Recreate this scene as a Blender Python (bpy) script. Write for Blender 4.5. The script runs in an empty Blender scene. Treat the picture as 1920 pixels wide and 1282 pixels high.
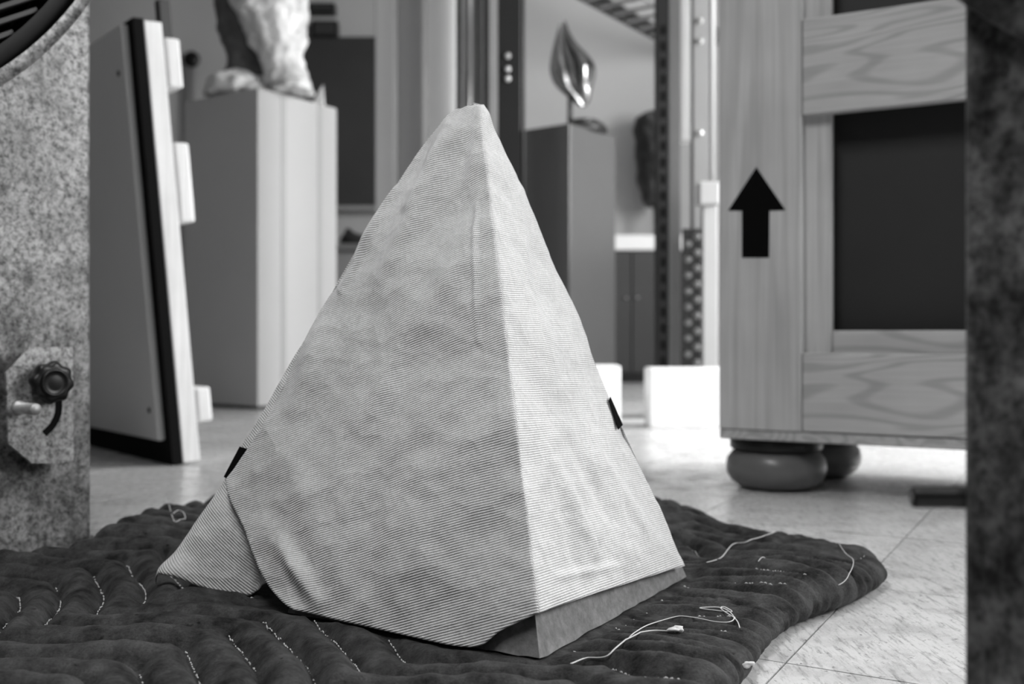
import bpy, bmesh, math, random
import numpy as np
from mathutils import Vector, Matrix, noise
random.seed(7); np.random.seed(7)
S = bpy.context.scene
C = S.collection

# ------------------------------------------------------------------ camera
F = 1900.0; CZ = 0.275; HY = 630.0
cam_d = bpy.data.cameras.new('camera'); cam = bpy.data.objects.new('camera', cam_d); C.objects.link(cam)
cam.location = (0, 0, CZ); cam.rotation_euler = (math.pi/2, 0, 0)
cam_d.sensor_width = 36; cam_d.lens = F/1920*36; cam_d.shift_y = (HY-641)/1920.0
cam_d.clip_start = 0.02
cam_d.dof.use_dof = True; cam_d.dof.focus_distance = 0.86; cam_d.dof.aperture_fstop = 5.0
S.camera = cam
# ------------------------------------------------------------------ world, lights, exposure
W = bpy.data.worlds.new('world'); S.world = W; W.use_nodes = True
W.node_tree.nodes['Background'].inputs[0].default_value = (0.8, 0.8, 0.8, 1)
W.node_tree.nodes['Background'].inputs[1].default_value = 0.25
S.view_settings.view_transform = 'Standard'; S.view_settings.look = 'None'
S.view_settings.gamma = 1.0; S.view_settings.exposure = 0.42; S.view_settings.use_curve_mapping = False
def area(name, loc, rot, sx, sy, power):
    d = bpy.data.lights.new(name, 'AREA'); d.shape = 'RECTANGLE'; d.size = sx; d.size_y = sy; d.energy = power
    o = bpy.data.objects.new(name, d); C.objects.link(o); o.location = loc; o.rotation_euler = rot
    return o
RX = 2.6          # right wall
# daylight through the three windows of the right wall
WIN = [(0.15, 1.45), (2.0, 3.7), (4.6, 5.9)]
PW = [72, 185, 4]
for (a, b), p in zip(WIN, PW):
    area('window_daylight', (RX+0.10, (a+b)/2, 1.55), (0, math.radians(90), 0), 1.45, b-a-0.1, p)
# ceiling luminaires
CEIL = [(-0.35, 0.20, 15, 1.90), (0.7, 5.3, 3, 2.95)]
for x, y, p, zl in CEIL:
    area('luminaire_light', (x, y, zl-0.09), (0, 0, 0), 0.28, 1.2, p)

# ------------------------------------------------------------------ helpers
def P(px, py, Y):
    return Vector(((px-960)/F*Y, Y, CZ-(py-HY)/F*Y))
def ray(px, py):
    return Vector(((px-960)/F, 1.0, -(py-HY)/F))
CAMP = Vector((0, 0, CZ))
def rayplane(px, py, p0, n):
    r = ray(px, py); t = (p0-CAMP).dot(n)/r.dot(n)
    return CAMP+r*t
def tag(o, label=None, cat=None, group=None, kind=None):
    if label: o['label'] = label
    if cat: o['category'] = cat
    if group: o['group'] = group
    if kind: o['kind'] = kind
    return o
def attach(o, parent):
    o.parent = parent
    M = Matrix.Identity(4); p = parent; chain = []
    while p: chain.append(p); p = p.parent
    for q in reversed(chain): M = M @ q.matrix_parent_inverse @ q.matrix_basis
    o.matrix_parent_inverse = M.inverted()
def empty(name, loc, label=None, cat=None, group=None):
    o = bpy.data.objects.new(name, None); C.objects.link(o); o.location = loc; o.empty_display_size = 0.05
    return tag(o, label, cat, group)
def link(name, me, mat, parent=None):
    o = bpy.data.objects.new(name, me); C.objects.link(o)
    if mat is not None and not me.materials: me.materials.append(mat)
    if parent: attach(o, parent)
    return o
def mesh(name, verts, faces, mat, parent=None, smooth=False):
    me = bpy.data.meshes.new(name); me.from_pydata([tuple(v) for v in verts], [], faces); me.update()
    if smooth: me.polygons.foreach_set('use_smooth', [True]*len(me.polygons))
    return link(name, me, mat, parent)
def from_bm(name, bm, mat, parent=None, smooth=False):
    me = bpy.data.meshes.new(name); bmesh.ops.recalc_face_normals(bm, faces=bm.faces[:]); bm.to_mesh(me); bm.free()
    if smooth: me.polygons.foreach_set('use_smooth', [True]*len(me.polygons))
    return link(name, me, mat, parent)
def bm_box(bm, o, ax, ay, az, x0, x1, y0, y1, z0, z1, bev=0.0, seg=1):
    """box in a frame (origin o, unit axes ax ay az)"""
    vs = [bm.verts.new(o+ax*x+ay*y+az*z) for x in (x0, x1) for y in (y0, y1) for z in (z0, z1)]
    fs = [(0,1,3,2),(4,6,7,5),(0,4,5,1),(2,3,7,6),(0,2,6,4),(1,5,7,3)]
    faces = [bm.faces.new([vs[i] for i in f]) for f in fs]
    if bev > 0:
        es = list({e for f in faces for e in f.edges})
        bmesh.ops.bevel(bm, geom=es, offset=bev, segments=seg, affect='EDGES', profile=0.5)
EX, EY, EZ = Vector((1,0,0)), Vector((0,1,0)), Vector((0,0,1)); O0 = Vector((0,0,0))
def box(name, x0, x1, y0, y1, z0, z1, mat, parent=None, bev=0.004, seg=1, frame=None):
    bm = bmesh.new(); o, ax, ay, az = frame or (O0, EX, EY, EZ)
    bm_box(bm, o, ax, ay, az, x0, x1, y0, y1, z0, z1, bev, seg)
    return from_bm(name, bm, mat, parent)
def prism(name, pts, depth_vec, mat, parent=None, bev=0.0):
    """closed outline (3-D points) extruded by depth_vec"""
    bm = bmesh.new(); a = [bm.verts.new(p) for p in pts]; b = [bm.verts.new(Vector(p)+depth_vec) for p in pts]
    n = len(pts); fs = [bm.faces.new(a), bm.faces.new(b[::-1])]
    for i in range(n): fs.append(bm.faces.new([a[i], b[i], b[(i+1) % n], a[(i+1) % n]]))
    if bev > 0:
        es = list({e for e in fs[0].edges} | {e for e in fs[1].edges})
        bmesh.ops.bevel(bm, geom=es, offset=bev, segments=2, affect='EDGES')
    return from_bm(name, bm, mat, parent)
def lathe(name, prof, o, axis, mat, parent=None, n=40, smooth=True, lobes=None):
    """prof: (radius, height along axis)"""
    axis = axis.normalized(); u = axis.orthogonal().normalized(); w = axis.cross(u)
    verts, faces = [], []
    for r, h in prof:
        for i in range(n):
            a = 2*math.pi*i/n; rr = r*(lobes(a) if lobes else 1)
            verts.append(o+axis*h+(u*math.cos(a)+w*math.sin(a))*rr)
    m = len(prof)
    for j in range(m-1):
        for i in range(n):
            faces.append((j*n+i, j*n+(i+1) % n, (j+1)*n+(i+1) % n, (j+1)*n+i))
    faces.append(tuple(range(n))[::-1]); faces.append(tuple((m-1)*n+i for i in range(n)))
    ob = mesh(name, verts, faces, mat, parent, smooth)
    return ob
def tube_data(pts, r, n=6, closed=False):
    verts, faces = [], []; m = len(pts)
    for k, p in enumerate(pts):
        p = Vector(p); q0 = Vector(pts[max(k-1, 0)]); q1 = Vector(pts[min(k+1, m-1)])
        t = (q1-q0).normalized() if (q1-q0).length > 1e-9 else EZ
        u = t.cross(EZ if abs(t.z) < 0.95 else EX).normalized(); w = t.cross(u)
        rr = r[k] if isinstance(r, (list, tuple)) else r
        for i in range(n):
            a = 2*math.pi*i/n; verts.append(p+(u*math.cos(a)+w*math.sin(a))*rr)
    for k in range(m-1):
        for i in range(n):
            faces.append((k*n+i, k*n+(i+1) % n, (k+1)*n+(i+1) % n, (k+1)*n+i))
    faces.append(tuple(range(n))[::-1]); faces.append(tuple((m-1)*n+i for i in range(n)))
    return verts, faces
def tube(name, pts, r, mat, parent=None, n=8):
    v, f = tube_data(pts, r, n); return mesh(name, v, f, mat, parent, True)
def smooth_curve(pts, k=6):
    out = []; n = len(pts)
    for i in range(n-1):
        p0, p1, p2, p3 = [Vector(pts[min(max(j, 0), n-1)]) for j in (i-1, i, i+1, i+2)]
        for s in range(k):
            t = s/k
            out.append(0.5*((2*p1)+(p2-p0)*t+(2*p0-5*p1+4*p2-p3)*t*t+(3*p1-p0-3*p2+p3)*t**3))
    out.append(Vector(pts[-1])); return out
def sstep(a, b, x):
    t = np.clip((x-a)/(b-a), 0, 1); return t*t*(3-2*t)
def fbm(v, sc, oct=3):
    return noise.fractal(Vector(v)*sc, 1.0, 2.0, oct)

# ------------------------------------------------------------------ materials
MATS = {}
class NT:
    def __init__(s, name):
        s.m = bpy.data.materials.new(name); s.m.use_nodes = True; s.t = s.m.node_tree; s.n = s.t.nodes
        s.b = s.n['Principled BSDF']; MATS[name] = s.m
    def add(s, typ, **kw):
        x = s.n.new(typ)
        for k, v in kw.items():
            if k.startswith('_'): setattr(x, k[1:], v)
            else: x.inputs[k.replace('__', ' ')].default_value = v
        return x
    def L(s, a, b): s.t.links.new(a, b)
    def coord(s, scale=(1,1,1), rot=(0,0,0), src='Object'):
        c = s.add('ShaderNodeTexCoord'); mp = s.add('ShaderNodeMapping'); mp.inputs['Scale'].default_value = scale
        mp.inputs['Rotation'].default_value = rot
        s.L(c.outputs[src], mp.inputs['Vector']); return mp.outputs['Vector']
    def noise(s, vec, scale, detail=4, rough=0.55, dist=0.0):
        x = s.add('ShaderNodeTexNoise', Scale=scale, Detail=detail, Roughness=rough, Distortion=dist); s.L(vec, x.inputs['Vector']); return x.outputs['Fac']
    def ramp(s, fac, stops):
        r = s.add('ShaderNodeValToRGB'); e = r.color_ramp.elements
        while len(e) < len(stops): e.new(0.5)
        for k, (p, v) in zip(e, stops): k.position = p; k.color = (v, v, v, 1)
        s.L(fac, r.inputs['Fac']); return r.outputs['Color']
    def mul(s, a, b):
        x = s.add('ShaderNodeMix', _data_type='RGBA', _blend_type='MULTIPLY'); x.inputs[0].default_value = 1
        s.L(a, x.inputs[6]); s.L(b, x.inputs[7]); return x.outputs[2]
    def bump(s, h, strength, dist, prev=None):
        x = s.add('ShaderNodeBump', Strength=strength, Distance=dist); s.L(h, x.inputs['Height'])
        if prev: s.L(prev, x.inputs['Normal'])
        s.L(x.outputs['Normal'], s.b.inputs['Normal']); return x.outputs['Normal']
    def col(s, c): s.L(c, s.b.inputs['Base Color'])
    def setp(s, **kw):
        for k, v in kw.items(): s.b.inputs[k.replace('_', ' ')].default_value = v
        return s
def plain(name, g, rough=0.6, var=0.08, scale=6, bump=0.0, bscale=80, metal=0.0, spec=0.5):
    t = NT(name); v = t.coord()
    t.col(t.ramp(t.noise(v, scale), [(0.25, g*(1-var)), (0.75, g*(1+var))]))
    t.setp(Roughness=rough, Metallic=metal); t.b.inputs['Specular IOR Level'].default_value = spec
    if bump: t.bump(t.noise(v, bscale, 5), bump, 0.002)
    return t.m
def wood(name, g, axis, sc=1.0, var=0.30, rings=9.0):
    """axis: grain direction 0,1,2 in object coordinates"""
    t = NT(name)
    s1 = [9.0*sc]*3; s1[axis] = (0.35 if axis == 2 else 0.9)*sc
    v = t.coord(tuple(s1)); n1 = t.noise(v, 1.2, 2, 0.5, 0.4)
    m = t.add('ShaderNodeMath', _operation='MULTIPLY'); t.L(n1, m.inputs[0]); m.inputs[1].default_value = rings*6.28
    sn = t.add('ShaderNodeMath', _operation='SINE'); t.L(m.outputs[0], sn.inputs[0])
    s2 = [160.0*sc]*3; s2[axis] = 5*sc
    n2 = t.noise(t.coord(tuple(s2)), 1.0, 3)
    mr = t.ramp(sn.outputs[0], [(0.0, 1-var*0.4), (0.9, 1-var)])
    c = t.mul(mr, t.ramp(n2, [(0.2, g*0.86), (0.8, g*1.1)]))
    c = t.mul(c, t.ramp(t.noise(t.coord(), 5, 3), [(0.3, 0.86), (0.7, 1.04)]))
    t.col(c); t.setp(Roughness=0.6); t.bump(n2, 0.15, 0.001)
    return t.m
def metal_galv(name, lo, hi, rough=0.45):
    t = NT(name); v = t.coord()
    a = t.noise(v, 150, 6, 0.75); b = t.noise(v, 26, 5, 0.7); c = t.noise(v, 6, 3)
    k = t.mul(t.ramp(a, [(0.36, 0.18), (0.58, 1.0)]), t.ramp(b, [(0.35, lo), (0.65, hi)]))
    k = t.mul(k, t.ramp(c, [(0.3, 0.75), (0.7, 1.1)]))
    t.col(k); t.setp(Metallic=0.55, Roughness=rough)
    t.L(t.ramp(b, [(0.2, 0.35), (0.8, 0.65)]), t.b.inputs['Roughness'])
    t.bump(a, 0.25, 0.0006); return t.m
def mat_floor():
    t = NT('floor_vinyl'); v = t.coord(src='Generated')
    g = t.add('ShaderNodeNewGeometry'); v = g.outputs['Position']
    big = t.noise(v, 1.6, 4, 0.6); mid = t.noise(v, 14, 6, 0.7)
    sm = t.add('ShaderNodeMapping'); sm.inputs['Scale'].default_value = (60, 9, 1); sm.inputs['Rotation'].default_value = (0, 0, 0.9); t.L(v, sm.inputs['Vector'])
    st = t.noise(sm.outputs['Vector'], 3.0, 6, 0.75)
    spk = t.noise(v, 130, 4, 0.7)
    c = t.mul(t.ramp(big, [(0.3, 0.64), (0.7, 0.78)]), t.ramp(mid, [(0.30, 0.62), (0.55, 1.0)]))
    c = t.mul(c, t.ramp(st, [(0.32, 0.42), (0.50, 1.0)]))
    c = t.mul(c, t.ramp(spk, [(0.29, 0.2), (0.40, 1.0)]))
    oi = t.add('ShaderNodeObjectInfo'); c = t.mul(c, t.ramp(oi.outputs['Random'], [(0.0, 0.9), (1.0, 1.05)]))
    t.col(c); t.L(t.ramp(mid, [(0.3, 0.36), (0.7, 0.13)]), t.b.inputs['Roughness'])
    t.bump(st, 0.06, 0.001); return t.m
def mat_cloth():
    t = NT('ribbed_cover_fabric')
    uv = t.add('ShaderNodeUVMap', _uv_map='rib'); sp = t.add('ShaderNodeSeparateXYZ'); t.L(uv.outputs[0], sp.inputs[0])
    def sine(sock, pitch):
        m = t.add('ShaderNodeMath', _operation='MULTIPLY'); t.L(sock, m.inputs[0]); m.inputs[1].default_value = 6.28318/pitch
        s_ = t.add('ShaderNodeMath', _operation='SINE'); t.L(m.outputs[0], s_.inputs[0])
        h = t.add('ShaderNodeMath', _operation='MULTIPLY_ADD'); t.L(s_.outputs[0], h.inputs[0]); h.inputs[1].default_value = 0.5; h.inputs[2].default_value = 0.5
        return h.outputs[0]
    rib = sine(sp.outputs['Y'], 0.0021); dot = sine(sp.outputs['X'], 0.0013)
    mx = t.add('ShaderNodeMath', _operation='MULTIPLY_ADD'); t.L(dot, mx.inputs[0]); mx.inputs[1].default_value = 0.22; t.L(rib, mx.inputs[2])
    v = t.coord(); fib = t.noise(v, 420, 4, 0.7); soft = t.noise(v, 9, 4, 0.6); 
    s2 = t.noise(t.coord((60, 60, 14)), 4.0, 5, 0.75, 0.5)
    c = t.mul(t.ramp(mx.outputs[0], [(0.02, 0.40), (0.42, 0.88)]), t.ramp(soft, [(0.3, 0.9), (0.7, 1.0)]))
    c = t.mul(c, t.ramp(s2, [(0.3, 0.9), (0.7, 1.05)]))
    c = t.mul(c, t.ramp(fib, [(0.25, 0.82), (0.6, 1.0)]))
    t.col(c); t.setp(Roughness=0.75)
    def crumple(scale, dist):
        nz = t.add('ShaderNodeTexNoise', Scale=scale*0.8, Detail=2.0); t.L(v, nz.inputs['Vector'])
        ad = t.add('ShaderNodeVectorMath', _operation='MULTIPLY_ADD'); t.L(nz.outputs['Color'], ad.inputs[0]); ad.inputs[1].default_value = (dist, dist, dist); t.L(v, ad.inputs[2])
        vo = t.add('ShaderNodeTexVoronoi', _feature='F1', Scale=scale); t.L(ad.outputs[0], vo.inputs['Vector']); return vo.outputs['Distance']
    b = t.bump(crumple(13, 0.06), 0.42, 0.013); b = t.bump(crumple(36, 0.03), 0.5, 0.005, b)
    b = t.bump(mx.outputs[0], 0.7, 0.0006, b); b = t.bump(s2, 0.35, 0.0015, b); t.bump(fib, 0.3, 0.0004, b)
    tr = t.add('ShaderNodeBsdfTranslucent'); t.L(c, tr.inputs['Color'])
    ms = t.add('ShaderNodeMixShader'); ms.inputs[0].default_value = 0.07
    t.L(t.b.outputs[0], ms.inputs[1]); t.L(tr.outputs[0], ms.inputs[2]); t.L(ms.outputs[0], t.n['Material Output'].inputs['Surface'])
    return t.m
def mat_blanket():
    t = NT('moving_blanket_cotton'); v = t.coord()
    f = t.noise(v, 500, 5, 0.75); m = t.noise(v, 40, 5, 0.65); d = t.noise(v, 90, 2, 0.5)
    m2 = t.noise(t.coord((1.0, 2.6, 1.0), (0, 0, 0.5)), 75, 5, 0.7)
    c = t.mul(t.ramp(m, [(0.32, 0.012), (0.68, 0.078)]), t.ramp(f, [(0.25, 0.55), (0.7, 1.25)]))
    c = t.mul(c, t.ramp(d, [(0.24, 0.3), (0.30, 1.0)]))
    t.col(c); t.setp(Roughness=0.95); t.b.inputs['Sheen Weight'].default_value = 0.05; t.b.inputs['Sheen Roughness'].default_value = 0.4
    t.b.inputs['Specular IOR Level'].default_value = 0.1
    b = t.bump(m, 0.4, 0.004); b = t.bump(m2, 0.5, 0.003, b); t.bump(f, 0.6, 0.0012, b); return t.m
def mat_stone():
    t = NT('grey_limestone'); v = t.coord()
    a = t.noise(v, 90, 6, 0.7); b = t.noise(v, 12, 4)
    t.col(t.mul(t.ramp(a, [(0.3, 0.12), (0.65, 0.26)]), t.ramp(b, [(0.3, 0.8), (0.7, 1.05)])))
    t.setp(Roughness=0.85); t.bump(a, 0.5, 0.002); return t.m

M_floor = mat_floor(); M_cloth = mat_cloth(); M_blanket = mat_blanket(); M_stone = mat_stone()
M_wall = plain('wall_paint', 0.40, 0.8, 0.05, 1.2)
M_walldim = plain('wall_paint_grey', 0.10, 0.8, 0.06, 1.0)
M_ceil = plain('ceiling_paint', 0.3, 0.9)
M_galv = metal_galv('galvanised_steel', 0.14, 0.44)
M_plate = metal_galv('zinc_plate', 0.30, 0.52)
M_galv_shaded = metal_galv('galvanised_steel_shaded', 0.03, 0.26, 0.5)  # darker copy of the galvanised steel, the right leg's shade put into its colour
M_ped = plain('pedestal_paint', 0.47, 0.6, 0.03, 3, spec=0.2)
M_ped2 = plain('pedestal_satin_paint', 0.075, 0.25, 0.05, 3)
M_black = plain('black_plastic', 0.008, 0.35, 0.1, spec=0.35)
M_blackmat = plain('black_board', 0.006, 0.9, 0.1, spec=0.1)
M_dark = plain('dark_grey_paint', 0.026, 0.55, 0.12, 4)
M_charcoal = plain('charcoal_paint', 0.014, 0.6, 0.12, 4, spec=0.25)
M_duct = plain('ivory_plastic', 0.42, 0.5, 0.04, 4)
M_faceboard = plain('primed_face_board', 0.62, 0.5, 0.05, 2)
M_trunk = plain('dark_stone', 0.10, 0.7, 0.4, 20, 0.4, 40)  # trunk piece in a darker tone than the marble body
M_mid = plain('mid_grey_paint', 0.24, 0.5, 0.08, 4)
M_white = plain('white_paint', 0.82, 0.5, 0.03, 4)
M_foam = plain('white_foam', 0.90, 0.7, 0.02, 5)
M_board = plain('primed_board', 0.36, 0.5, 0.05, 2)
M_woodx = wood('pine_along_x', 0.62, 0, 1.0, 0.34, 17.0); M_woodz = wood('pine_along_z', 0.62, 2, 1.0, 0.2)
M_woodpale = wood('pale_spruce', 0.86, 2, 1.5, 0.14)
M_panel = plain('dark_fibreboard', 0.014, 0.6, 0.15, 8)
M_ink = plain('black_stencil_ink', 0.004, 0.8, 0.1, spec=0.05)
M_rubber = plain('grey_rubber', 0.14, 0.32, 0.08, 8)
M_marble = NT('pale_marble'); _v = M_marble.coord(); M_marble.col(M_marble.ramp(M_marble.noise(_v, 14, 5, 0.6), [(0.3, 0.42), (0.6, 0.82)])); M_marble.setp(Roughness=0.6); M_marble.bump(M_marble.noise(_v, 40, 4), 0.4, 0.006); M_marble = M_marble.m
M_bronze = plain('polished_bronze', 0.30, 0.18, 0.35, 14, metal=1.0)
M_bronzed = plain('dark_bronze', 0.04, 0.4, 0.4, 14, 0.3, 40, metal=0.5)
M_steel = plain('bright_steel', 0.55, 0.3, 0.1, 10, metal=0.9)
M_zinc = plain('dull_zinc', 0.5, 0.55, 0.2, 60, metal=0.7)
M_thread = plain('ecru_thread', 0.62, 0.9, 0.1)
M_lamp = NT('lamp_diffuser'); M_lamp.b.inputs['Emission Color'].default_value = (1,1,1,1); M_lamp.b.inputs['Emission Strength'].default_value = 3.0; M_lamp = M_lamp.m
g = NT('window_glass'); tr = g.add('ShaderNodeBsdfTransparent'); gl = g.add('ShaderNodeBsdfGlossy', Roughness=0.05); mx = g.add('ShaderNodeMixShader'); mx.inputs[0].default_value = 0.07
g.L(tr.outputs[0], mx.inputs[1]); g.L(gl.outputs[0], mx.inputs[2]); g.L(mx.outputs[0], g.n['Material Output'].inputs['Surface']); M_glass = g.m

# ------------------------------------------------------------------ room shell
XL, YF, YB, ZC = -2.7, -2.2, 6.4, 2.95
floor = box('floor', XL, RX, YF, YB, -0.12, -0.003, M_dark, None, 0); tag(floor, kind='structure')
# vinyl tiles laid at an angle, each one a piece of the floor
th = math.radians(-30); tu = Vector((math.cos(th), math.sin(th), 0)); tv = Vector((-math.sin(th), math.cos(th), 0))
node = Vector((0.383, 1.118, 0)); TS = 0.305
bm = bmesh.new(); hs = TS/2-0.0009
bm_box(bm, O0, tu, tv, EZ, -hs, hs, -hs, hs, -0.0026, 0.0)
tile_me = bpy.data.meshes.new('floor_tile'); bmesh.ops.recalc_face_normals(bm, faces=bm.faces[:]); bm.to_mesh(tile_me); bm.free(); tile_me.materials.append(M_floor)
cand = []
for i in range(-40, 40):
    for j in range(-30, 40):
        c = node+tu*((i+0.5)*TS)+tv*((j+0.5)*TS)
        if YF-0.2 < c.y < YB+0.2 and XL-0.2 < c.x < RX+0.2:
            seen = 0.45 < c.y < YB and abs(c.x) < 0.53*c.y+0.2
            cand.append((c.y if seen else 100+c.y, c))
cand.sort(key=lambda q: q[0])
for k, (yy, c) in enumerate(cand[:296]):
    o = bpy.data.objects.new('floor_tile', tile_me); C.objects.link(o); o.parent = floor
    o.location = (c.x, c.y, random.uniform(-0.0004, 0.0))
rest = [c for _, c in cand[296:]]
if rest:
    bm = bmesh.new()
    for c in rest: bm_box(bm, c, tu, tv, EZ, -hs, hs, -hs, hs, -0.0026, 0.0)
    o = from_bm('far_floor_tiles', bm, M_floor, floor); tag(o, kind='stuff')
tag(box('ceiling', XL, RX, YF, YB, ZC, ZC+0.1, M_ceil, None, 0), kind='structure')
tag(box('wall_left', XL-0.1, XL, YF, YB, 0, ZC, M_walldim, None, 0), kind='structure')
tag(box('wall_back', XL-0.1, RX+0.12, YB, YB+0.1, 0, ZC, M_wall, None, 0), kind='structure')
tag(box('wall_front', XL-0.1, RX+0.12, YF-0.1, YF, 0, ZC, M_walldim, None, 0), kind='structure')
wz0, wz1 = 0.8, 2.3
bm = bmesh.new(); ys = [YF]
for a, b in WIN: ys += [a, b]
ys.append(YB)
for k in range(0, len(ys), 2): bm_box(bm, O0, EX, EY, EZ, RX, RX+0.12, ys[k], ys[k+1], 0, ZC)
for a, b in WIN:
    bm_box(bm, O0, EX, EY, EZ, RX, RX+0.12, a, b, 0, wz0); bm_box(bm, O0, EX, EY, EZ, RX, RX+0.12, a, b, wz1, ZC)
tag(from_bm('wall_right', bm, M_wall), kind='structure')
for k, (a, b) in enumerate(WIN):
    w = empty('window_%d' % (k+1), (RX+0.04, (a+b)/2, wz0)); tag(w, kind='structure')
    bm = bmesh.new()
    for (y0, y1, z0, z1) in ((a, b, wz0, wz0+0.05), (a, b, wz1-0.05, wz1), (a, a+0.05, wz0+0.05, wz1-0.05), (b-0.05, b, wz0+0.05, wz1-0.05), ((a+b)/2-0.02, (a+b)/2+0.02, wz0+0.05, wz1-0.05)):
        bm_box(bm, O0, EX, EY, EZ, RX+0.02, RX+0.06, y0, y1, z0, z1)
    from_bm('window_frame', bm, M_white, w)
    for (y0, y1) in ((a+0.05, (a+b)/2-0.02), ((a+b)/2+0.02, b-0.05)):
        box('pane', RX+0.037, RX+0.042, y0, y1, wz0+0.05, wz1-0.05, M_glass, w, 0)
for k, (x, y, p, zl) in enumerate(CEIL):
    l = empty('ceiling_light', (x, y, zl-0.09), ['long ceiling light hung low above the covered pyramid', 'long ceiling light of the rear room'][k], 'ceiling light', 'long ceiling lights')
    box('housing', x-0.16, x+0.16, y-0.64, y+0.64, zl-0.07, zl, M_white, l, 0.005)
    box('diffuser', x-0.14, x+0.14, y-0.6, y+0.6, zl-0.082, zl-0.07, M_lamp, l, 0.003)
    if zl < ZC-0.1:
        for yy in (y-0.5, y+0.5): tube('hanger_wire', [Vector((x, yy, zl-0.005)), Vector((x, yy, ZC))], 0.003, M_steel, l)
# threshold strips of the wide doorway
tag(box('trim_1', -0.6, 1.5, 3.16, 3.30, -0.001, 0.006, M_white, None, 0.002), kind='structure')
tag(box('trim_2', -0.6, 1.5, 4.30, 4.42, -0.001, 0.004, M_mid, None, 0.001), kind='structure')
tag(box('baseboard_back', XL, RX, YB-0.02, YB, 0, 0.09, M_white, None, 0.004), kind='structure')

# ------------------------------------------------------------------ stone pyramid
zb = 0.025
P0 = P(1014, 1240, F*0.25/(1240-HY)); P1 = P(1290, 1082, F*0.25/(1082-HY))
e1 = Vector((P1.x-P0.x, P1.y-P0.y, 0)); e2 = Vector((-e1.y, e1.x, 0))
P0.z = P1.z = zb; P2 = P0+e2; P3 = P1+e2
ctr = (P0+P3)/2
AP = Vector((ctr.x, ctr.y, CZ+(HY-208)/F*ctr.y))
def pyr_grid(a, b, ap, n=26):
    V = []; idx = {}
    for j in range(n+1):
        for i in range(n+1-j):
            p = a.lerp(b, i/n)*1.0
            q = a+(b-a)*(i/n)+(ap-a)*(j/n); idx[(i, j)] = len(V); V.append(q)
    Fc = []
    for j in range(n):
        for i in range(n-j):
            Fc.append((idx[(i, j)], idx[(i+1, j)], idx[(i, j+1)]))
            if i+j < n-1: Fc.append((idx[(i+1, j)], idx[(i+1, j+1)], idx[(i, j+1)]))
    return V, Fc
bm = bmesh.new()
Q2 = P2.lerp(P0, 0.17); Q3 = P3.lerp(P1, 0.17)
for a, b in ((P0, P1), (P1, Q3), (Q3, Q2), (Q2, P0)):
    V, Fc = pyr_grid(a, b, AP); vs = [bm.verts.new(v) for v in V]
    for f in Fc: bm.faces.new([vs[i] for i in f])
bmesh.ops.remove_doubles(bm, verts=bm.verts[:], dist=1e-5)
bm.faces.new([min(bm.verts, key=lambda v: (v.co-q).length) for q in (P0, Q2, Q3, P1)])
for v in bm.verts:
    low = max(0, 1-(v.co.z-zb)/0.07)
    d = (abs(fbm(v.co, 45, 4))*0.0022+0.006*max(0, 1-(v.co-P0).length/0.03)*abs(fbm(v.co, 70, 3)))*low
    v.co += (ctr+Vector((0, 0, 0.1))-v.co).normalized()*(0.0012+d)
pyr = from_bm('stone_pyramid', bm, M_stone)
tag(pyr, 'grey stone pyramid under the pale cover, only its chipped base corner bare', 'sculpture')

# ------------------------------------------------------------------ fabric cover over the pyramid
def face_plane(a, b, c):
    n = (b-a).cross(c-a).normalized()
    if n.y > 0: n = -n
    return n
nL = face_plane(AP, P0, P2); nR = face_plane(AP, P0, P1)
def poly_at(poly, t):
    """arc-length parametrised polyline"""
    d = [0.0]
    for a, b in zip(poly[:-1], poly[1:]): d.append(d[-1]+math.hypot(b[0]-a[0], b[1]-a[1]))
    s = t*d[-1]
    for k in range(len(poly)-1):
        if s <= d[k+1] or k == len(poly)-2:
            f = (s-d[k])/max(1e-9, d[k+1]-d[k]); a, b = poly[k], poly[k+1]
            return (a[0]+(b[0]-a[0])*f, a[1]+(b[1]-a[1])*f)
def sm2(poly, k=6):
    return [(p.x, p.y) for p in smooth_curve([Vector((a, b, 0)) for a, b in poly], k)]
def coons(left, right, top, bot, u, v):
    l, r, t, b = poly_at(left, v), poly_at(right, v), poly_at(top, u), poly_at(bot, u)
    c00, c10, c01, c11 = left[0], right[0], left[-1], right[-1]
    return tuple((1-u)*l[k]+u*r[k]+(1-v)*t[k]+v*b[k]-((1-u)*(1-v)*c00[k]+u*(1-v)*c10[k]+(1-u)*v*c01[k]+u*v*c11[k]) for k in (0, 1))
S_front = sm2([(866,205),(846,214),(800,266),(742,349),(650,500),(575,638),(521,745),(493,803),(459,855),(427,901)])
E_near = [(906,197),(914,240),(932,400),(952,600),(975,850),(1003,1152)]
E_near = sm2(E_near)
T_l = sm2([(866,205),(880,200),(906,197)])
H_l = sm2([(427,901),(437,944),(457,989),(477,1048),(496,1088),(522,1121),(549,1142),(568,1147),(720,1182),(880,1213),(940,1181),(1003,1152)])
S_right = sm2([(906,197),(925,240),(962,318),(1030,478),(1085,603),(1140,742),(1215,908),(1282,1061)])
H_r = sm2([(1003,1152),(1100,1118),(1200,1086),(1282,1061)])
T_r = [(906,197),(906.01,197)]
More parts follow.
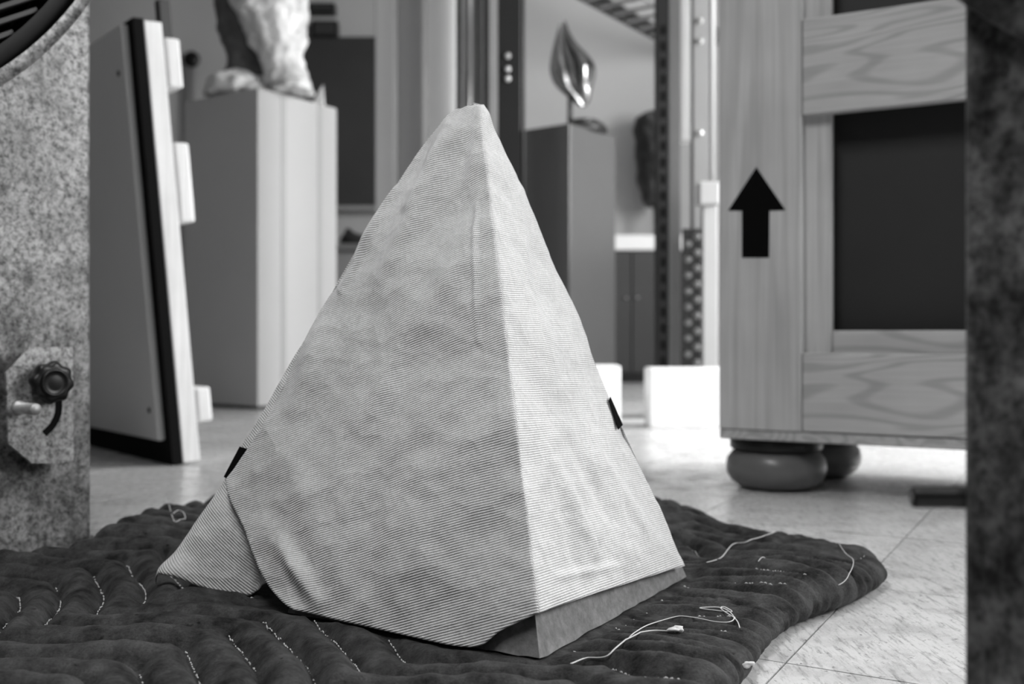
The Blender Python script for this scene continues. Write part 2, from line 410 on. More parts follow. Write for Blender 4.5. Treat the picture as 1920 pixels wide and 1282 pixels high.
creases = [  # pixel segment on the face, width px, height m
    ((893,385),(897,640),5,0.0012), ((795,455),(700,800),26,0.0016), ((720,780),(640,1010),30,0.0014),
    ((620,560),(560,760),18,0.0016), ((860,250),(720,520),22,0.0032), ((885,280),(850,420),34,-0.0018), ((845,240),(770,390),13,0.0026), ((735,352),(640,545),7,0.0020), ((905,215),(880,330),12,0.0016), ((905,430),(800,600),30,0.0018),
    ((960,860),(900,1080),40,-0.0016), ((560,900),(640,1100),34,0.0018), ((800,900),(720,1140),44,0.0018), ((850,620),(640,900),40,-0.0014),
    ((530,1020),(600,1130),16,0.003), ((1040,800),(1000,960),14,0.0012),
    ((1040,870),(1120,1040),11,0.0018), ((1075,840),(1170,1010),14,-0.0018), ((1120,850),(1230,1020),12,0.0016), ((1060,960),(1100,1100),10,-0.0012),
    ((1150,930),(1190,1060),16,0.0014), ((990,560),(1030,760),16,0.0012), ((1000,470),(1060,700),14,-0.0012), ((1050,1080),(1160,1060),8,0.001), ((970,360),(985,520),12,0.0012), ((1130,1010),(1120,1090),9,-0.001)]
def crease_h(x, y):
    h = 0.0
    for (a, b, w, amp) in creases:
        dx, dy = b[0]-a[0], b[1]-a[1]; L2 = dx*dx+dy*dy
        t = ((x-a[0])*dx+(y-a[1])*dy)/L2
        tc = min(1, max(0, t)); d = math.hypot(x-a[0]-tc*dx, y-a[1]-tc*dy)
        if d < 3*w: h += amp*math.exp(-(d/w)**2)*(0.35+0.65*math.sin(math.pi*min(1, max(0, tc*0.9+0.05))))
    return h
edge_dir = (P0-AP).normalized()
def rib_frame(n, pa, pb, p0):
    a = rayplane(pa[0], pa[1], p0, n); b = rayplane(pb[0], pb[1], p0, n); r = (b-a).normalized(); d = n.cross(r).normalized()
    if d.dot(edge_dir) < 0: d = -d
    return r, d
rL, dL = rib_frame(nL, (500, 950), (700, 880), AP); rR, dR = rib_frame(nR, (965, 800), (1150, 788), AP)
kR = edge_dir.dot(dL)/edge_dir.dot(dR)
cover = empty('fabric_cover', (ctr.x, ctr.y, zb), 'pale ribbed fabric cover draped over the stone pyramid on the blanket', 'cover')
def patch(fn, nu, nv):
    V, UV, Fc = [], [], []
    for j in range(nv+1):
        for i in range(nu+1):
            p, uv = fn(i/nu, j/nv); V.append(p); UV.append(uv)
    for j in range(nv):
        for i in range(nu):
            a = j*(nu+1)+i; Fc.append((a, a+1, a+nu+2, a+nu+1))
    return V, UV, Fc
def cloth_obj(name, V, UV, Fc, parent, thick=0.0005):
    o = mesh(name, V, Fc, M_cloth, parent, True)
    ul = o.data.uv_layers.new(name='rib')
    li = np.zeros(len(o.data.loops), dtype=np.int32); o.data.loops.foreach_get('vertex_index', li)
    ul.data.foreach_set('uv', np.array(UV, dtype=np.float32)[li].ravel())
    md = o.modifiers.new('thickness', 'SOLIDIFY'); md.thickness = thick; md.offset = 0
    return o
OFF = 0.0085
def front_fn(u2, v):
    """u2 0..1: left face then right face"""
    uu = u2*2.0
    if uu <= 1: px, py = coons(S_front, E_near, T_l, H_l, uu, v)
    else: px, py = coons(E_near, S_right, T_r, H_r, uu-1, v)
    qL = rayplane(px, py, AP+nL*OFF, nL); qR = rayplane(px, py, AP+nR*OFF, nR)
    # nearest-to-camera of two planes, smoothly rounded along the edge
    k = 0.007; a, b = qL.y, qR.y
    h = max(k-abs(a-b), 0)/k
    y = max(a, b)+h*h*k*0.25
    q = CAMP+ray(px, py)*y
    n = nL if a > b else nR
    wL = float(sstep(-0.02, 0.02, a-b)); nb = (nL*wL+nR*(1-wL)).normalized()
    # loose cloth: gentle billow and creases
    d = 0.0034*fbm(q, 11, 3)+0.0011*fbm(q+Vector((3, 1, 2)), 34, 3)+crease_h(px, py)*2.6
    fade = 1.0
    q = q+nb*d*fade
    # the upper left billows out
    if uu < 1:
        e = max(0, 1-uu*1.0); q += nL*(0.006*math.sin(math.pi*min(1, v))*e*(1-e)*2.0)
        lift = max(0, 1-uu/0.16)*sstep(0.72, 1.0, v); q += nL*0.003*float(lift)
    if n is nL: vv = (q-AP).dot(dL); ux = (q-AP).dot(rL)
    else: vv = (q-AP).dot(dR)*kR; ux = (q-AP).dot(rR)
    return q, (ux, vv)
V, UV, Fc = patch(front_fn, 300, 220)
front = cloth_obj('front_panel', V, UV, Fc, cover)
# fin of cloth standing out past the left base corner
S_fin = sm2([(680,452),(630,538),(556,662),(477,800),(452,838),(424,897),(380,968),(334,1042),(300,1097)])
I_fin = sm2([(700,470),(640,650),(590,850),(545,1078)])
H_fin = [(300,1097),(305,1090),(322,1080),(347,1084),(372,1098),(398,1108),(439,1112),(446,1103),(464,1093),(496,1088),(545,1078)]
def fin_fn(u, v):
    px, py = coons(S_fin, I_fin, [(680,452),(700,470)], H_fin, u, v)
    q = rayplane(px, py, AP+nL*0.0018, nL)
    low = float(sstep(0.55, 1.0, v))
    d = low*(0.014*math.sin(u*6.2+0.6)*(1-u)**0.5-0.012*math.exp(-((u-0.62)/0.10)**2)+0.010*math.exp(-((px-330)/30)**2-((py-1075)/28)**2))
    d += 0.0012*fbm(q, 20, 3)
    q = q+nL*(d-0.004*low)
    return q, ((q-AP).dot(rL+dL*1.2), (q-AP).dot((dL-rL*1.4).normalized())*0.9)
V, UV, Fc = patch(fin_fn, 90, 130)
fin = cloth_obj('side_flap', V, UV, Fc, cover)
# two rear faces
def back_fn(u2, v):
    # from the right silhouette round the back corner to the left silhouette
    px, py = poly_at(S_right, v); a = rayplane(px, py, AP+nR*OFF, nR)
    top = AP+Vector((-0.004, 0.004, 0.009)); b = top.lerp(P3+Vector((-0.002, 0.012, 0.028)), v)
    if v < 0.62:
        px, py = poly_at(S_front, min(1, v*1.30))
    px, py = poly_at(S_front, v*0.99); c = rayplane(px, py, AP+nL*OFF, nL)
    c2 = c
    if u2 < 0.5: q = a.lerp(b, u2*2)
    else: q = b.lerp(c2, u2*2-1)
    d = 0.001*fbm(q, 15, 3); q = q+Vector((0, 1, 0))*d
    return q, ((q-AP).dot(EX), (q-AP).dot(EZ))
V, UV, Fc = patch(back_fn, 60, 80)
cloth_obj('back_panel', V, UV, Fc, cover)
def on_front(px, py, off):
    qL = rayplane(px, py, AP+nL*(OFF+off), nL); qR = rayplane(px, py, AP+nR*(OFF+off), nR)
    return qL if qL.y > qR.y else qR
lab = prism('tape', [on_front(x, y, 0.0026) for x, y in ((1142,751),(1145,744),(1168,796),(1160,805))], nR*-0.0008, M_ink, cover)
tag(lab, 'black tape wrapped round the right edge')
lab = prism('tape', [rayplane(x, y, AP+nL*0.0035, nL) for x, y in ((450,837),(466,842),(462,858),(431,900),(420,894))], nL*0.0006, M_ink, cover)
tag(lab, 'black tape at the left corner')

# ------------------------------------------------------------------ quilted moving blanket
outline = [(-0.80,0.30),(-0.3,0.34),(0.0,0.42),(0.10,0.62),(0.175,0.79),(0.206,0.86),(0.245,0.93),(0.285,0.975),(0.335,1.02),(0.375,1.07),(0.405,1.12),
           (0.402,1.165),(0.365,1.23),(0.325,1.29),(0.27,1.39),(0.21,1.49),(0.10,1.60),(-0.15,1.64),(-0.36,1.59),(-0.44,1.50),(-0.478,1.42),
           (-0.485,1.30),(-0.492,1.19),(-0.525,1.13),(-0.60,1.08),(-0.75,1.00),(-0.90,0.85),(-0.95,0.5)]
poly = [Vector((x, y, 0)) for x, y in outline]
N = len(poly); bs = []
for i in range(N):
    p0, p1, p2, p3 = poly[i-1], poly[i], poly[(i+1) % N], poly[(i+2) % N]
    for s in range(40):
        t = s/40; bs.append(0.5*((2*p1)+(p2-p0)*t+(2*p0-5*p1+4*p2-p3)*t*t+(3*p1-p0-3*p2+p3)*t**3))
L = [0.0]
for a, b in zip(bs, bs[1:]+bs[:1]): L.append(L[-1]+(b-a).length)
NB = 1000; B = np.zeros((NB, 2)); k = 0
bsx = bs+[bs[0]]
for i in range(NB):
    s = L[-1]*i/NB
    while L[k+1] < s: k += 1
    f = (s-L[k])/max(1e-9, L[k+1]-L[k]); q = bsx[k].lerp(bsx[k+1], f); B[i] = (q.x, q.y)
tang = np.roll(B, -1, 0)-np.roll(B, 1, 0); tang /= np.linalg.norm(tang, axis=1)[:, None]
outn = np.stack([tang[:, 1], -tang[:, 0]], 1)     # outward for counter-clockwise
cc = np.array([ctr.x-0.02, ctr.y])
def tri(s): return 2*np.abs(2*(s-np.floor(s+0.5)))-1
def phi(x, y):
    wx = 0.012*np.sin(7*x+3*y)+0.008*np.sin(19*y-11*x+1)+0.0012*np.sin(41*x+33*y); wy = 0.012*np.sin(6*y-5*x+2)+0.008*np.sin(17*x+9*y)+0.0012*np.sin(37*y-45*x+1)
    x_, y_ = x+wx, y+wy
    s = 0.81*x_-0.59*y_; q = 0.59*x_+0.81*y_
    f1 = (q+0.044*tri(s/0.29+0.33))/0.046
    s3 = 0.98*x_-0.18*y_; q3 = 0.18*x_+0.98*y_
    f3 = (q3+0.045*tri(s3/0.22+0.1))/0.042+2.8
    f2 = (0.45*x_+0.90*y_+0.9*(x_-0.2)**2+0.006*np.sin(70*y_+20*x_)+0.007*np.sin(31*y_-17*x_))/0.024-15.9
    w3 = sstep(1.08, 1.20, y)*sstep(0.05, 0.15, x)
    w2 = sstep(0.03, 0.14, x)*(1-w3)
    return f1*(1-w2-w3)+f2*w2+f3*w3
e1n = np.array([e1.x, e1.y])/e1.length; e2n = np.array([e2.x, e2.y])/e2.length; side = e1.length
def hgt(x, y):
    f = phi(x, y); puff = np.abs(np.sin(np.pi*f))**0.55
    w_right = sstep(0.02, 0.15, x)*sstep(1.25, 1.0, y)
    amp = (0.0190-0.0075*w_right)*(1+0.22*np.sin(31*x+17*y)*np.sin(23*y-13*x+1))
    base = 0.0175+0.005*np.sin(5*x+1.3)*np.cos(4*y)+0.004*np.sin(13*x-9*y)
    # raised roll along the right-hand side
    base = base+0.014*np.exp(-((x-0.27)/0.07)**2-((y-1.06)/0.10)**2)+0.012*np.exp(-((x-0.12)/0.05)**2-((y-0.76)/0.08)**2)
    base = base+0.020*np.exp(-((x+0.45)/0.07)**2-((y-1.27)/0.12)**2)+0.012*np.exp(-((x+0.40)/0.10)**2-((y-1.48)/0.08)**2)
    # small wrinkles across the seams
    wr = 0.0011*np.sin(150*x+65*y+5*np.sin(22*y))*np.sin(29*y-40*x)*(1-0.6*w_right)+0.0022*(0.15+0.85*w_right)*np.sin(6.28*1.5*f+1.8*np.sin(25*x+14*y))*(0.35+0.65*np.sin(9*x-21*y+1))
    z = base+amp*puff+wr
    # pressed flat under the stone
    dx, dy = x-P0.x, y-P0.y; a = dx*e1n[0]+dy*e1n[1]; b = dx*e2n[0]+dy*e2n[1]
    ox = np.maximum(np.maximum(-a, a-side), 0); oy = np.maximum(np.maximum(-b, b-side), 0); d = np.hypot(ox, oy)
    k = sstep(0.0, 0.022, d); flat = 0.0245
    k2 = sstep(0.02, 0.14, d)
    z = np.where(k < 1, flat*(1-k)+np.minimum(z, 0.033+0.02*k2)*k, np.minimum(z, 0.033+0.06*k2))
    return z
lip = 0.017
inner = B-outn*lip
NR = 210; ts = np.linspace(0.0, 1.0, NR)**0.85
X = cc[0]+(inner[None, :, 0]-cc[0])*ts[:, None]; Y = cc[1]+(inner[None, :, 1]-cc[1])*ts[:, None]
Z = hgt(X, Y)
fx = np.vectorize(lambda a, b: noise.fractal(Vector((a*60, b*60, 0)), 1.0, 2.0, 3))
Z = Z+0.0012*fx(X, Y)
rows = [np.stack([X[i], Y[i], Z[i]], 1) for i in range(NR)]
zt = Z[-1]
fe = np.abs(np.sin(np.pi*phi(B[:, 0], B[:, 1])))**0.62
for a in np.linspace(80, -75, 14):
    r = math.radians(a); zc = zt*0.48; wr_ = sstep(0.05, 0.2, B[:, 0]); rr = lip*((0.75+0.55*fe)*(1-wr_)+(1.25+0.30*fe)*wr_)
    rows.append(np.stack([inner[:, 0]+outn[:, 0]*rr*math.cos(r), inner[:, 1]+outn[:, 1]*rr*math.cos(r), np.maximum(zc+(zt-zc)*math.sin(r), 0.0012)], 1))
V = np.concatenate(rows); nr = len(rows)
idx = np.arange(NB); Fc = []
for j in range(nr-1):
    a = j*NB+idx; b = j*NB+(idx+1) % NB
    Fc.append(np.stack([a, b, b+NB, a+NB], 1))
Fc = np.concatenate(Fc).tolist()
Fc.append([(nr-1)*NB+i for i in range(NB)][::-1])
blanket = mesh('moving_blanket', V.tolist(), Fc, M_blanket, None, True)
tag(blanket, 'dark quilted moving blanket with zigzag stitching spread on the floor', 'blanket')
from mathutils.bvhtree import BVHTree
BVH = BVHTree.FromPolygons(V.tolist(), Fc[:-1])
def surf(x, y):
    h = BVH.ray_cast(Vector((x, y, 0.3)), Vector((0, 0, -1)))
    return h[0].z if h[0] is not None else 0.0
# stitches along the seams
gx = np.arange(-0.80, 0.42, 0.0042); gy = np.arange(0.62, 1.60, 0.0042)
GX, GY = np.meshgrid(gx, gy); PH = phi(GX, GY)
from math import floor as fl
def inside(x, y):
    c = False; j = NB-1
    return c
# polygon test on a coarse ring
IX = inner[::6]
def inpoly(px, py):
    r = np.zeros(px.shape, bool); n = len(IX)
    for i in range(n):
        x1, y1 = IX[i]; x2, y2 = IX[(i+1) % n]
        cnd = (y1 > py) != (y2 > py)
        xs = (x2-x1)*(py-y1)/np.where(y2 == y1, 1e-9, y2-y1)+x1
        r ^= cnd & (px < xs)
    return r
INM = inpoly(GX, GY)
sv, sf = [], []
def cross_pts(i, j):
    out = []
    for (a, b) in (((i, j), (i, j+1)), ((i, j+1), (i+1, j+1)), ((i+1, j+1), (i+1, j)), ((i+1, j), (i, j))):
        f0, f1 = PH[a], PH[b]; k0, k1 = fl(f0), fl(f1)
        if k0 != k1 and abs(f1-f0) < 0.8:
            lev = max(k0, k1); t = (lev-f0)/(f1-f0)
            out.append((GX[a]+(GX[b]-GX[a])*t, GY[a]+(GY[b]-GY[a])*t))
    return out
FLO = np.floor(PH)
chg = (FLO[:-1, :-1] != FLO[1:, :-1]) | (FLO[:-1, :-1] != FLO[:-1, 1:]) | (FLO[1:, 1:] != FLO[1:, :-1])
for i, j in zip(*np.nonzero(chg & INM[:-1, :-1])):
    if random.random() < 0.2 or fbm((GX[i, j], GY[i, j], 0), 12, 2) > 0.5: continue
    c = cross_pts(i, j)
    if len(c) != 2: continue
    (x0, y0), (x1, y1) = c
    if math.hypot(x1-x0, y1-y0) < 0.0015: continue
    mxx, myy = (x0+x1)/2, (y0+y1)/2
    dx, dy = mxx-P0.x, myy-P0.y; a = dx*e1n[0]+dy*e1n[1]; b = dx*e2n[0]+dy*e2n[1]
    if -0.01 < a < side+0.01 and -0.01 < b < side+0.01: continue
    z0 = surf(x0, y0)+0.0016; z1 = surf(x1, y1)+0.0016
    p = Vector((x0, y0, z0)).lerp(Vector((x1, y1, z1)), 0.12); q = Vector((x0, y0, z0)).lerp(Vector((x1, y1, z1)), 0.88)
    m = (p+q)/2; m.z = max(m.z, surf(m.x, m.y))+0.0006
    v, f = tube_data([p, m, q], [0.0003, 0.0007, 0.0003], 4); o = len(sv); sv += v; sf += [tuple(k+o for k in ff) for ff in f]
st = mesh('stitching', sv, sf, M_thread, blanket, True); tag(st, 'pale zigzag seam stitching', kind='stuff')

# ------------------------------------------------------------------ loose threads on the blanket
def thread(pxs, label, r=0.0006, lift=0.0010, k=6):
    pts = []
    for px, py in pxs:
        Yv = F*(CZ-0.03)/(py-HY)
        zr = 0.030
        for _ in range(14):
            x = (px-960)/F*Yv; z = surf(x, Yv); zr = 0.75*zr+0.25*max(z, 0.012); Yv = F*(CZ-zr)/(py-HY)
        x = (px-960)/F*Yv; z = surf(x, Yv)
        pts.append(Vector(((px-960)/F*Yv, Yv, z+lift)))
    pts = smooth_curve(pts, k)
    zs = [surf(p.x, p.y)+r+0.0004 for p in pts]; cur = [max(p.z, q) for p, q in zip(pts, zs)]
    for _ in range(25): cur = [max(zs[i], (cur[max(i-1, 0)]+cur[i]+cur[min(i+1, len(cur)-1)])/3) for i in range(len(cur))]
    for p, q in zip(pts, cur): p.z = q
    o = tube('loose_thread', pts, r, M_thread, None, 5)
    tag(o, label, 'thread', 'loose threads on the blanket'); return o
thread([(1325,1062),(1352,1048),(1375,1032),(1400,1018),(1430,1012),(1455,1000)], 'long pale loose thread running past the right corner of the cover')
thread([(1070,1246),(1100,1240),(1140,1238),(1165,1222),(1190,1206),(1225,1196),(1262,1186)], 'pale loose thread beside the bare stone corner')
thread([(1180,1205),(1215,1180),(1260,1163),(1300,1162),(1350,1168),(1376,1170),(1366,1150),(1345,1140),(1312,1142),(1340,1146),(1372,1150),(1360,1140),(1352,1146),(1380,1170),(1387,1186)], 'long pale thread ending in a tangled bow', 0.0005)
thread([(308,955),(322,968),(330,985),(344,984),(347,974),(335,968),(325,972)], 'small curled thread on the blanket behind the left flap', 0.0005)
thread([(1545,1010),(1580,1035),(1600,1062),(1590,1090),(1572,1102)], 'curved thread hanging over the far right blanket corner', 0.0004)
thread([(1422,1062),(1432,1056),(1437,1052)], 'short stub of thread behind the bow', 0.0005)

# tufts of white lint on the seams
for px, py, r, lb in ((1268, 1186, 0.0045, 'white lint tuft at the end of the pale thread'), (1402, 1250, 0.0040, 'white lint tuft at the blanket edge beside the bare floor')):
    Yv = F*(CZ-0.03)/(py-HY)
    zr = 0.030
    for _ in range(14): x = (px-960)/F*Yv; z = surf(x, Yv); zr = 0.75*zr+0.25*max(z, 0.012); Yv = F*(CZ-zr)/(py-HY)
    z = surf((px-960)/F*Yv, Yv)
    bm = bmesh.new(); bmesh.ops.create_icosphere(bm, subdivisions=3, radius=r)
    for v in bm.verts: v.co = v.co*(0.75+0.7*fbm(v.co*200+Vector((px, 0, 0)), 1.2, 3)); v.co.x *= 1.5; v.co.z *= 0.7; v.co += Vector(((px-960)/F*Yv, Yv, max(z, 0.0)+r*0.55))
    tag(from_bm('lint_tuft', bm, M_thread, None, True), lb, 'lint', 'lint on the blanket')

# ------------------------------------------------------------------ pedestals
def pedestal(name, near, el, er, h, mat, label, lines=True):
    n0 = Vector((near[0], near[1], 0)); el = Vector((*el, 0)); er = Vector((*er, 0))
    t = empty(name, n0+(el+er)/2, label, 'pedestal', 'display pedestals')
    al, ar = el.normalized(), er.normalized()
    box('body', 0, el.length, 0, er.length, 0.012, h, mat, t, 0.003, 2, (n0, al, ar, EZ))
    box('plinth_foot', 0.02, el.length-0.02, 0.02, er.length-0.02, 0, 0.012, M_dark, t, 0, 1, (n0, al, ar, EZ))
    return t, n0, al, ar
p1, n0, al, ar = pedestal('pedestal', (-0.951, 3.79), (-0.35, 0.235), (0.235, 0.35), 1.205, M_ped, 'tall pale pedestal with two strips up its bright side, under the marble figure')
for s0, s1 in ((0.118, 0.142), (0.315, 0.336)):      # two shallow strips on the right face
    box('edge_strip', -0.002, 0.004, s0, s1, 0.012, 1.2, M_board, p1, 0, 1, (n0, al, ar, EZ))
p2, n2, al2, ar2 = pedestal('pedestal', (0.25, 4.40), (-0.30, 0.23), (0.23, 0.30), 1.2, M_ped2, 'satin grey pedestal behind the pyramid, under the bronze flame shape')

# ------------------------------------------------------------------ marble figure fragment on the first pedestal
def loft(rings, n=28):
    """rings: (centre, rx, ry, yaw) -> verts, faces"""
    verts, faces = [], []
    for c, rx, ry, yaw in rings:
        for i in range(n):
            a = 2*math.pi*i/n; x, y = rx*math.cos(a), ry*math.sin(a)
            verts.append(Vector(c)+Vector((x*math.cos(yaw)-y*math.sin(yaw), x*math.sin(yaw)+y*math.cos(yaw), 0)))
    for j in range(len(rings)-1):
        for i in range(n): faces.append((j*n+i, j*n+(i+1) % n, (j+1)*n+(i+1) % n, (j+1)*n+i))
    faces.append(tuple(range(n))[::-1]); faces.append(tuple((len(rings)-1)*n+i for i in range(n)))
    return verts, faces
def loft_px(rows, Y, depth=0.6, n=28):
    """rows: (y px, x left, x right, depth offset)"""
    R = []
    for py, xl, xr, dy in rows:
        c = P((xl+xr)/2, py, Y); rx = (xr-xl)/2/F*Y; R.append((c+Vector((0, dy, 0)), rx, rx*depth, 0))
    return loft(R, n)
def merged(name, parts, mat, voxel, disp, dsc, parent=None):
    V, Fc = [], []
    for v, f in parts:
        o = len(V); V += v; Fc += [tuple(i+o for i in ff) for ff in f]
    o = mesh(name, V, Fc, mat, parent, True)
    md = o.modifiers.new('remesh', 'REMESH'); md.mode = 'VOXEL'; md.voxel_size = voxel; md.use_smooth_shade = True
    tex = bpy.data.textures.new(name+'_relief', 'CLOUDS'); tex.noise_scale = dsc; tex.noise_depth = 3
    d = o.modifiers.new('relief', 'DISPLACE'); d.texture = tex; d.strength = disp; d.mid_level = 0.5; d.texture_coords = 'LOCAL'
    s = o.modifiers.new('soft', 'SMOOTH'); s.iterations = 3
    return o
YS = 3.98
leg = loft_px([(178,518,594,-0.03),(170,506,592,-0.03),(155,500,584,-0.03),(130,494,575,-0.03),(100,484,572,-0.03),(70,466,575,-0.02),(35,446,580,0),(0,430,580,0),(-60,410,585,0),(-140,400,600,0)], YS, 0.8)
drape = loft_px([(178,400,470,0.08),(150,410,490,0.08),(110,416,500,0.08),(70,405,480,0.08),(20,392,470,0.08),(-40,390,460,0.08),(-140,395,480,0.08)], YS, 0.9)
foot = loft_px([(178,384,520,0.02),(170,380,515,0.02),(150,388,500,0.02),(138,405,480,0.03),(128,420,460,0.03)], YS, 0.9)
toe = loft_px([(180,520,592,-0.10),(174,525,592,-0.10),(166,540,588,-0.09)], YS, 0.9)
torso = [(Vector((-0.93,4.05,1.66)),0.19,0.16,0),(Vector((-0.93,4.05,1.9)),0.17,0.14,0),(Vector((-0.93,4.05,2.1)),0.2,0.15,0),(Vector((-0.93,4.05,2.2)),0.1,0.1,0)]
fig = empty('marble_figure', P(490, 182, YS))
merged('figure_body', [leg, toe, loft(torso)], M_marble, 0.007, 0.045, 0.06, fig)
merged('trunk_support', [drape], M_trunk, 0.008, 0.03, 0.06, fig)
merged('rock_base', [foot], M_marble, 0.007, 0.04, 0.05, fig)
tag(fig, 'weathered pale marble figure fragment standing on the tall pale pedestal', 'sculpture')
# small white cone beside it
v0 = n0+al*0.05+ar*0.37; v0.z = 1.205
frag = mesh('plaster_fragment', [v0+Vector(q) for q in ((-0.03,-0.02,0),(0.022,-0.025,0),(0.022,0.02,0),(-0.03,0.02,0),(0.018,0.0,0.095),(0.01,0.01,0.09))],
     [(3,2,1,0),(0,1,4),(1,2,4),(2,5,4),(2,3,5),(3,0,5),(0,4,5)], M_white)
tag(frag, 'small pointed white plaster fragment at the right edge of the tall pale pedestal', 'fragment')

# ------------------------------------------------------------------ bronze flame form on the second pedestal
YB2 = 4.60
fl_t = empty('bronze_sculpture', P(1085, 240, YB2)*1.0, 'polished bronze flame-shaped sculpture on a rod above the satin grey pedestal', 'sculpture')
rows = [(36,1054,1060),(50,1047,1064),(68,1042,1072),(85,1038,1084),(100,1034,1100),(115,1031,1113),(130,1030,1118),(145,1033,1117),(160,1040,1112),(172,1052,1110),(184,1068,1107),(195,1080,1103),(201,1088,1098)]
R, n = [], 40; verts, faces = [], []
for j, (py, xl, xr) in enumerate(rows):
    c = P((xl+xr)/2, py, YB2); w = (xr-xl)/2/F*YB2; tw = j/len(rows)
    for i in range(n):
        a = 2*math.pi*i/n; x = math.cos(a)*w; y = math.sin(a)*w*0.55
        # hollowed front with a ridge: reads as a twisting folded leaf
        s = x/max(w, 1e-6)
        if math.sin(a) < 0: y += 0.75*w*math.exp(-((s+0.25-0.5*tw)/0.32)**2)*0.55-0.35*w*math.exp(-((s-0.55+0.3*tw)/0.2)**2)*0.6
        verts.append(c+Vector((x, y, 0)))
for j in range(len(rows)-1):
    for i in range(n): faces.append((j*n+i, j*n+(i+1) % n, (j+1)*n+(i+1) % n, (j+1)*n+i))
faces.append(tuple(range(n))[::-1]); faces.append(tuple((len(rows)-1)*n+i for i in range(n)))
fo = mesh('flame_body', verts, faces, M_bronze, fl_t, True); sb = fo.modifiers.new('s', 'SUBSURF'); sb.levels = 1; sb.render_levels = 2
tube('support_rod', [P(1069, 168, YB2), P(1069, 238, YB2)+Vector((0, 0, -0.02))], 0.012, M_bronzed, fl_t, 12)
zt2 = 1.2
bx = P(1098, 235, YB2); bx.z = zt2
v, f = loft([(bx+Vector((0, 0, h)), rx, rx*0.8, 0.5) for h, rx in ((0.0, 0.105), (0.015, 0.108), (0.035, 0.092), (0.055, 0.06), (0.062, 0.02))])
mesh('base_mound', v, f, M_bronzed, fl_t, True)

# ------------------------------------------------------------------ low cabinet and dark torso at the back wall
cb = empty('low_cabinet', (0.68, 6.17, 0), 'low dark cabinet with a white top against the back wall', 'cabinet')
box('body', 0.36, 1.05, 5.98, 6.36, 0.05, 0.78, M_dark, cb, 0.004); box('plinth', 0.38, 1.03, 6.0, 6.36, 0, 0.05, M_black, cb, 0)
box('top', 0.34, 1.07, 5.95, 6.37, 0.78, 0.87, M_white, cb, 0.006)
for a, b in ((0.366, 0.702), (0.708, 1.044)):
    d = box('door', a, b, 5.965, 5.98, 0.06, 0.775, M_dark, cb, 0.002)
    xk = b-0.03 if a < 0.5 else a+0.03
    tube('knob', [Vector((xk, 5.965, 0.5)), Vector((xk, 5.945, 0.5))], 0.008, M_steel, d, 8)
YT = 6.16
tt = empty('dark_bust', P(1226, 445, YT), 'dark bronze bust on a thin stand on the white cabinet top', 'sculpture')
v, f = loft_px([(392,1212,1244,0),(375,1202,1258,0),(350,1194,1266,0),(335,1190,1270,0),(305,1193,1268,0),(275,1190,1270,0),(245,1189,1268,0),(222,1192,1262,0),(210,1204,1248,0),(206,1215,1236,0)], YT, 0.75)
bo = merged('bust_body', [(v, f)], M_bronzed, 0.012, 0.05, 0.12, tt)
tube('stand_rod', [P(1228, 385, YT), Vector((P(1228, 385, YT).x, YT, 0.87))], 0.014, M_steel, tt, 10)
lathe('stand_foot', [(0.07, 0), (0.07, 0.012), (0.02, 0.02)], Vector((P(1228, 385, YT).x, YT, 0.87)), EZ, M_bronzed, tt, 24)

# ------------------------------------------------------------------ upright panels and rack posts around the doorway
def upright(name, x0, x1, Y, d, mat, label, cat, group=None, z1=2.6, z0=0.0):
    t = box(name, (x0-960)/F*Y, (x1-960)/F*Y, Y, Y+d, z0, z1, mat, None, 0.004)
    return tag(t, label, cat, group)
G = 'tall panels stored upright behind the pyramid'
upright('tall_display_board', 703, 737, 4.60, 0.03, M_board, 'narrow grey upright panel, leftmost of the three behind the pyramid', 'panel', G)
upright('tall_display_board', 745, 792, 4.66, 0.03, M_board, 'mid-grey upright panel between the narrow grey one and the white one', 'panel', G)
upright('tall_display_board', 801, 856, 4.62, 0.03, M_foam, 'bright white upright panel behind the tip of the pyramid', 'panel', G)
tag(tube('upright_pole', [Vector((P(860, 0, 4.5).x, 4.5, 0)), Vector((P(860, 0, 4.5).x, 4.5, 2.6))], 0.012, M_black), 'thin black pole beside the bright white upright panel', 'pole')
tag(tube('upright_pole', [Vector((P(876, 0, 4.55).x, 4.55, 0)), Vector((P(876, 0, 4.55).x, 4.55, 2.6))], 0.022, M_steel, None, 16), 'shiny steel tube above the pyramid tip', 'pole')
def rack_post(name, x0, x1, Y, d, mat, label, bolts_px, bolt_x, slots=None, side=None):
    c = P((x0+x1)/2, HY, Y); t = empty(name, (c.x, Y, 0), label, 'rack post', 'steel rack posts at the doorway')
    xa, xb = (x0-960)/F*Y, (x1-960)/F*Y
    w = xb-xa
    bm = bmesh.new()     # open C section
    bm_box(bm, O0, EX, EY, EZ, xa, xb, Y, Y+0.004, 0, 2.6); bm_box(bm, O0, EX, EY, EZ, xa, xa+0.004, Y+0.004, Y+d, 0, 2.6); bm_box(bm, O0, EX, EY, EZ, xb-0.004, xb, Y+0.004, Y+d, 0, 2.6)
    from_bm('channel', bm, mat, t)
    for py in bolts_px:
        p = P(bolt_x, py, Y); lathe('bolt', [(0.011, 0.0), (0.011, 0.006), (0.006, 0.010)], Vector((p.x, Y, p.z)), -EY, M_steel, t, 6, False)
    if slots:
        z = 0.12
        while z < 1.3:
            xm = (slots[0]-960)/F*Y; box('slot', xm-slots[1], xm+slots[1], Y-0.0015, Y+0.001, z, z+slots[2], M_blackmat, t, 0); z += slots[3]
    box('foot_plate', xa, xb, Y-0.01, Y+d, 0, 0.006, mat, t, 0.001)
    return t
rack_post('rack_post', 886, 905, 4.46, 0.05, M_mid, 'slim grey post right of the steel tube', [], 0)
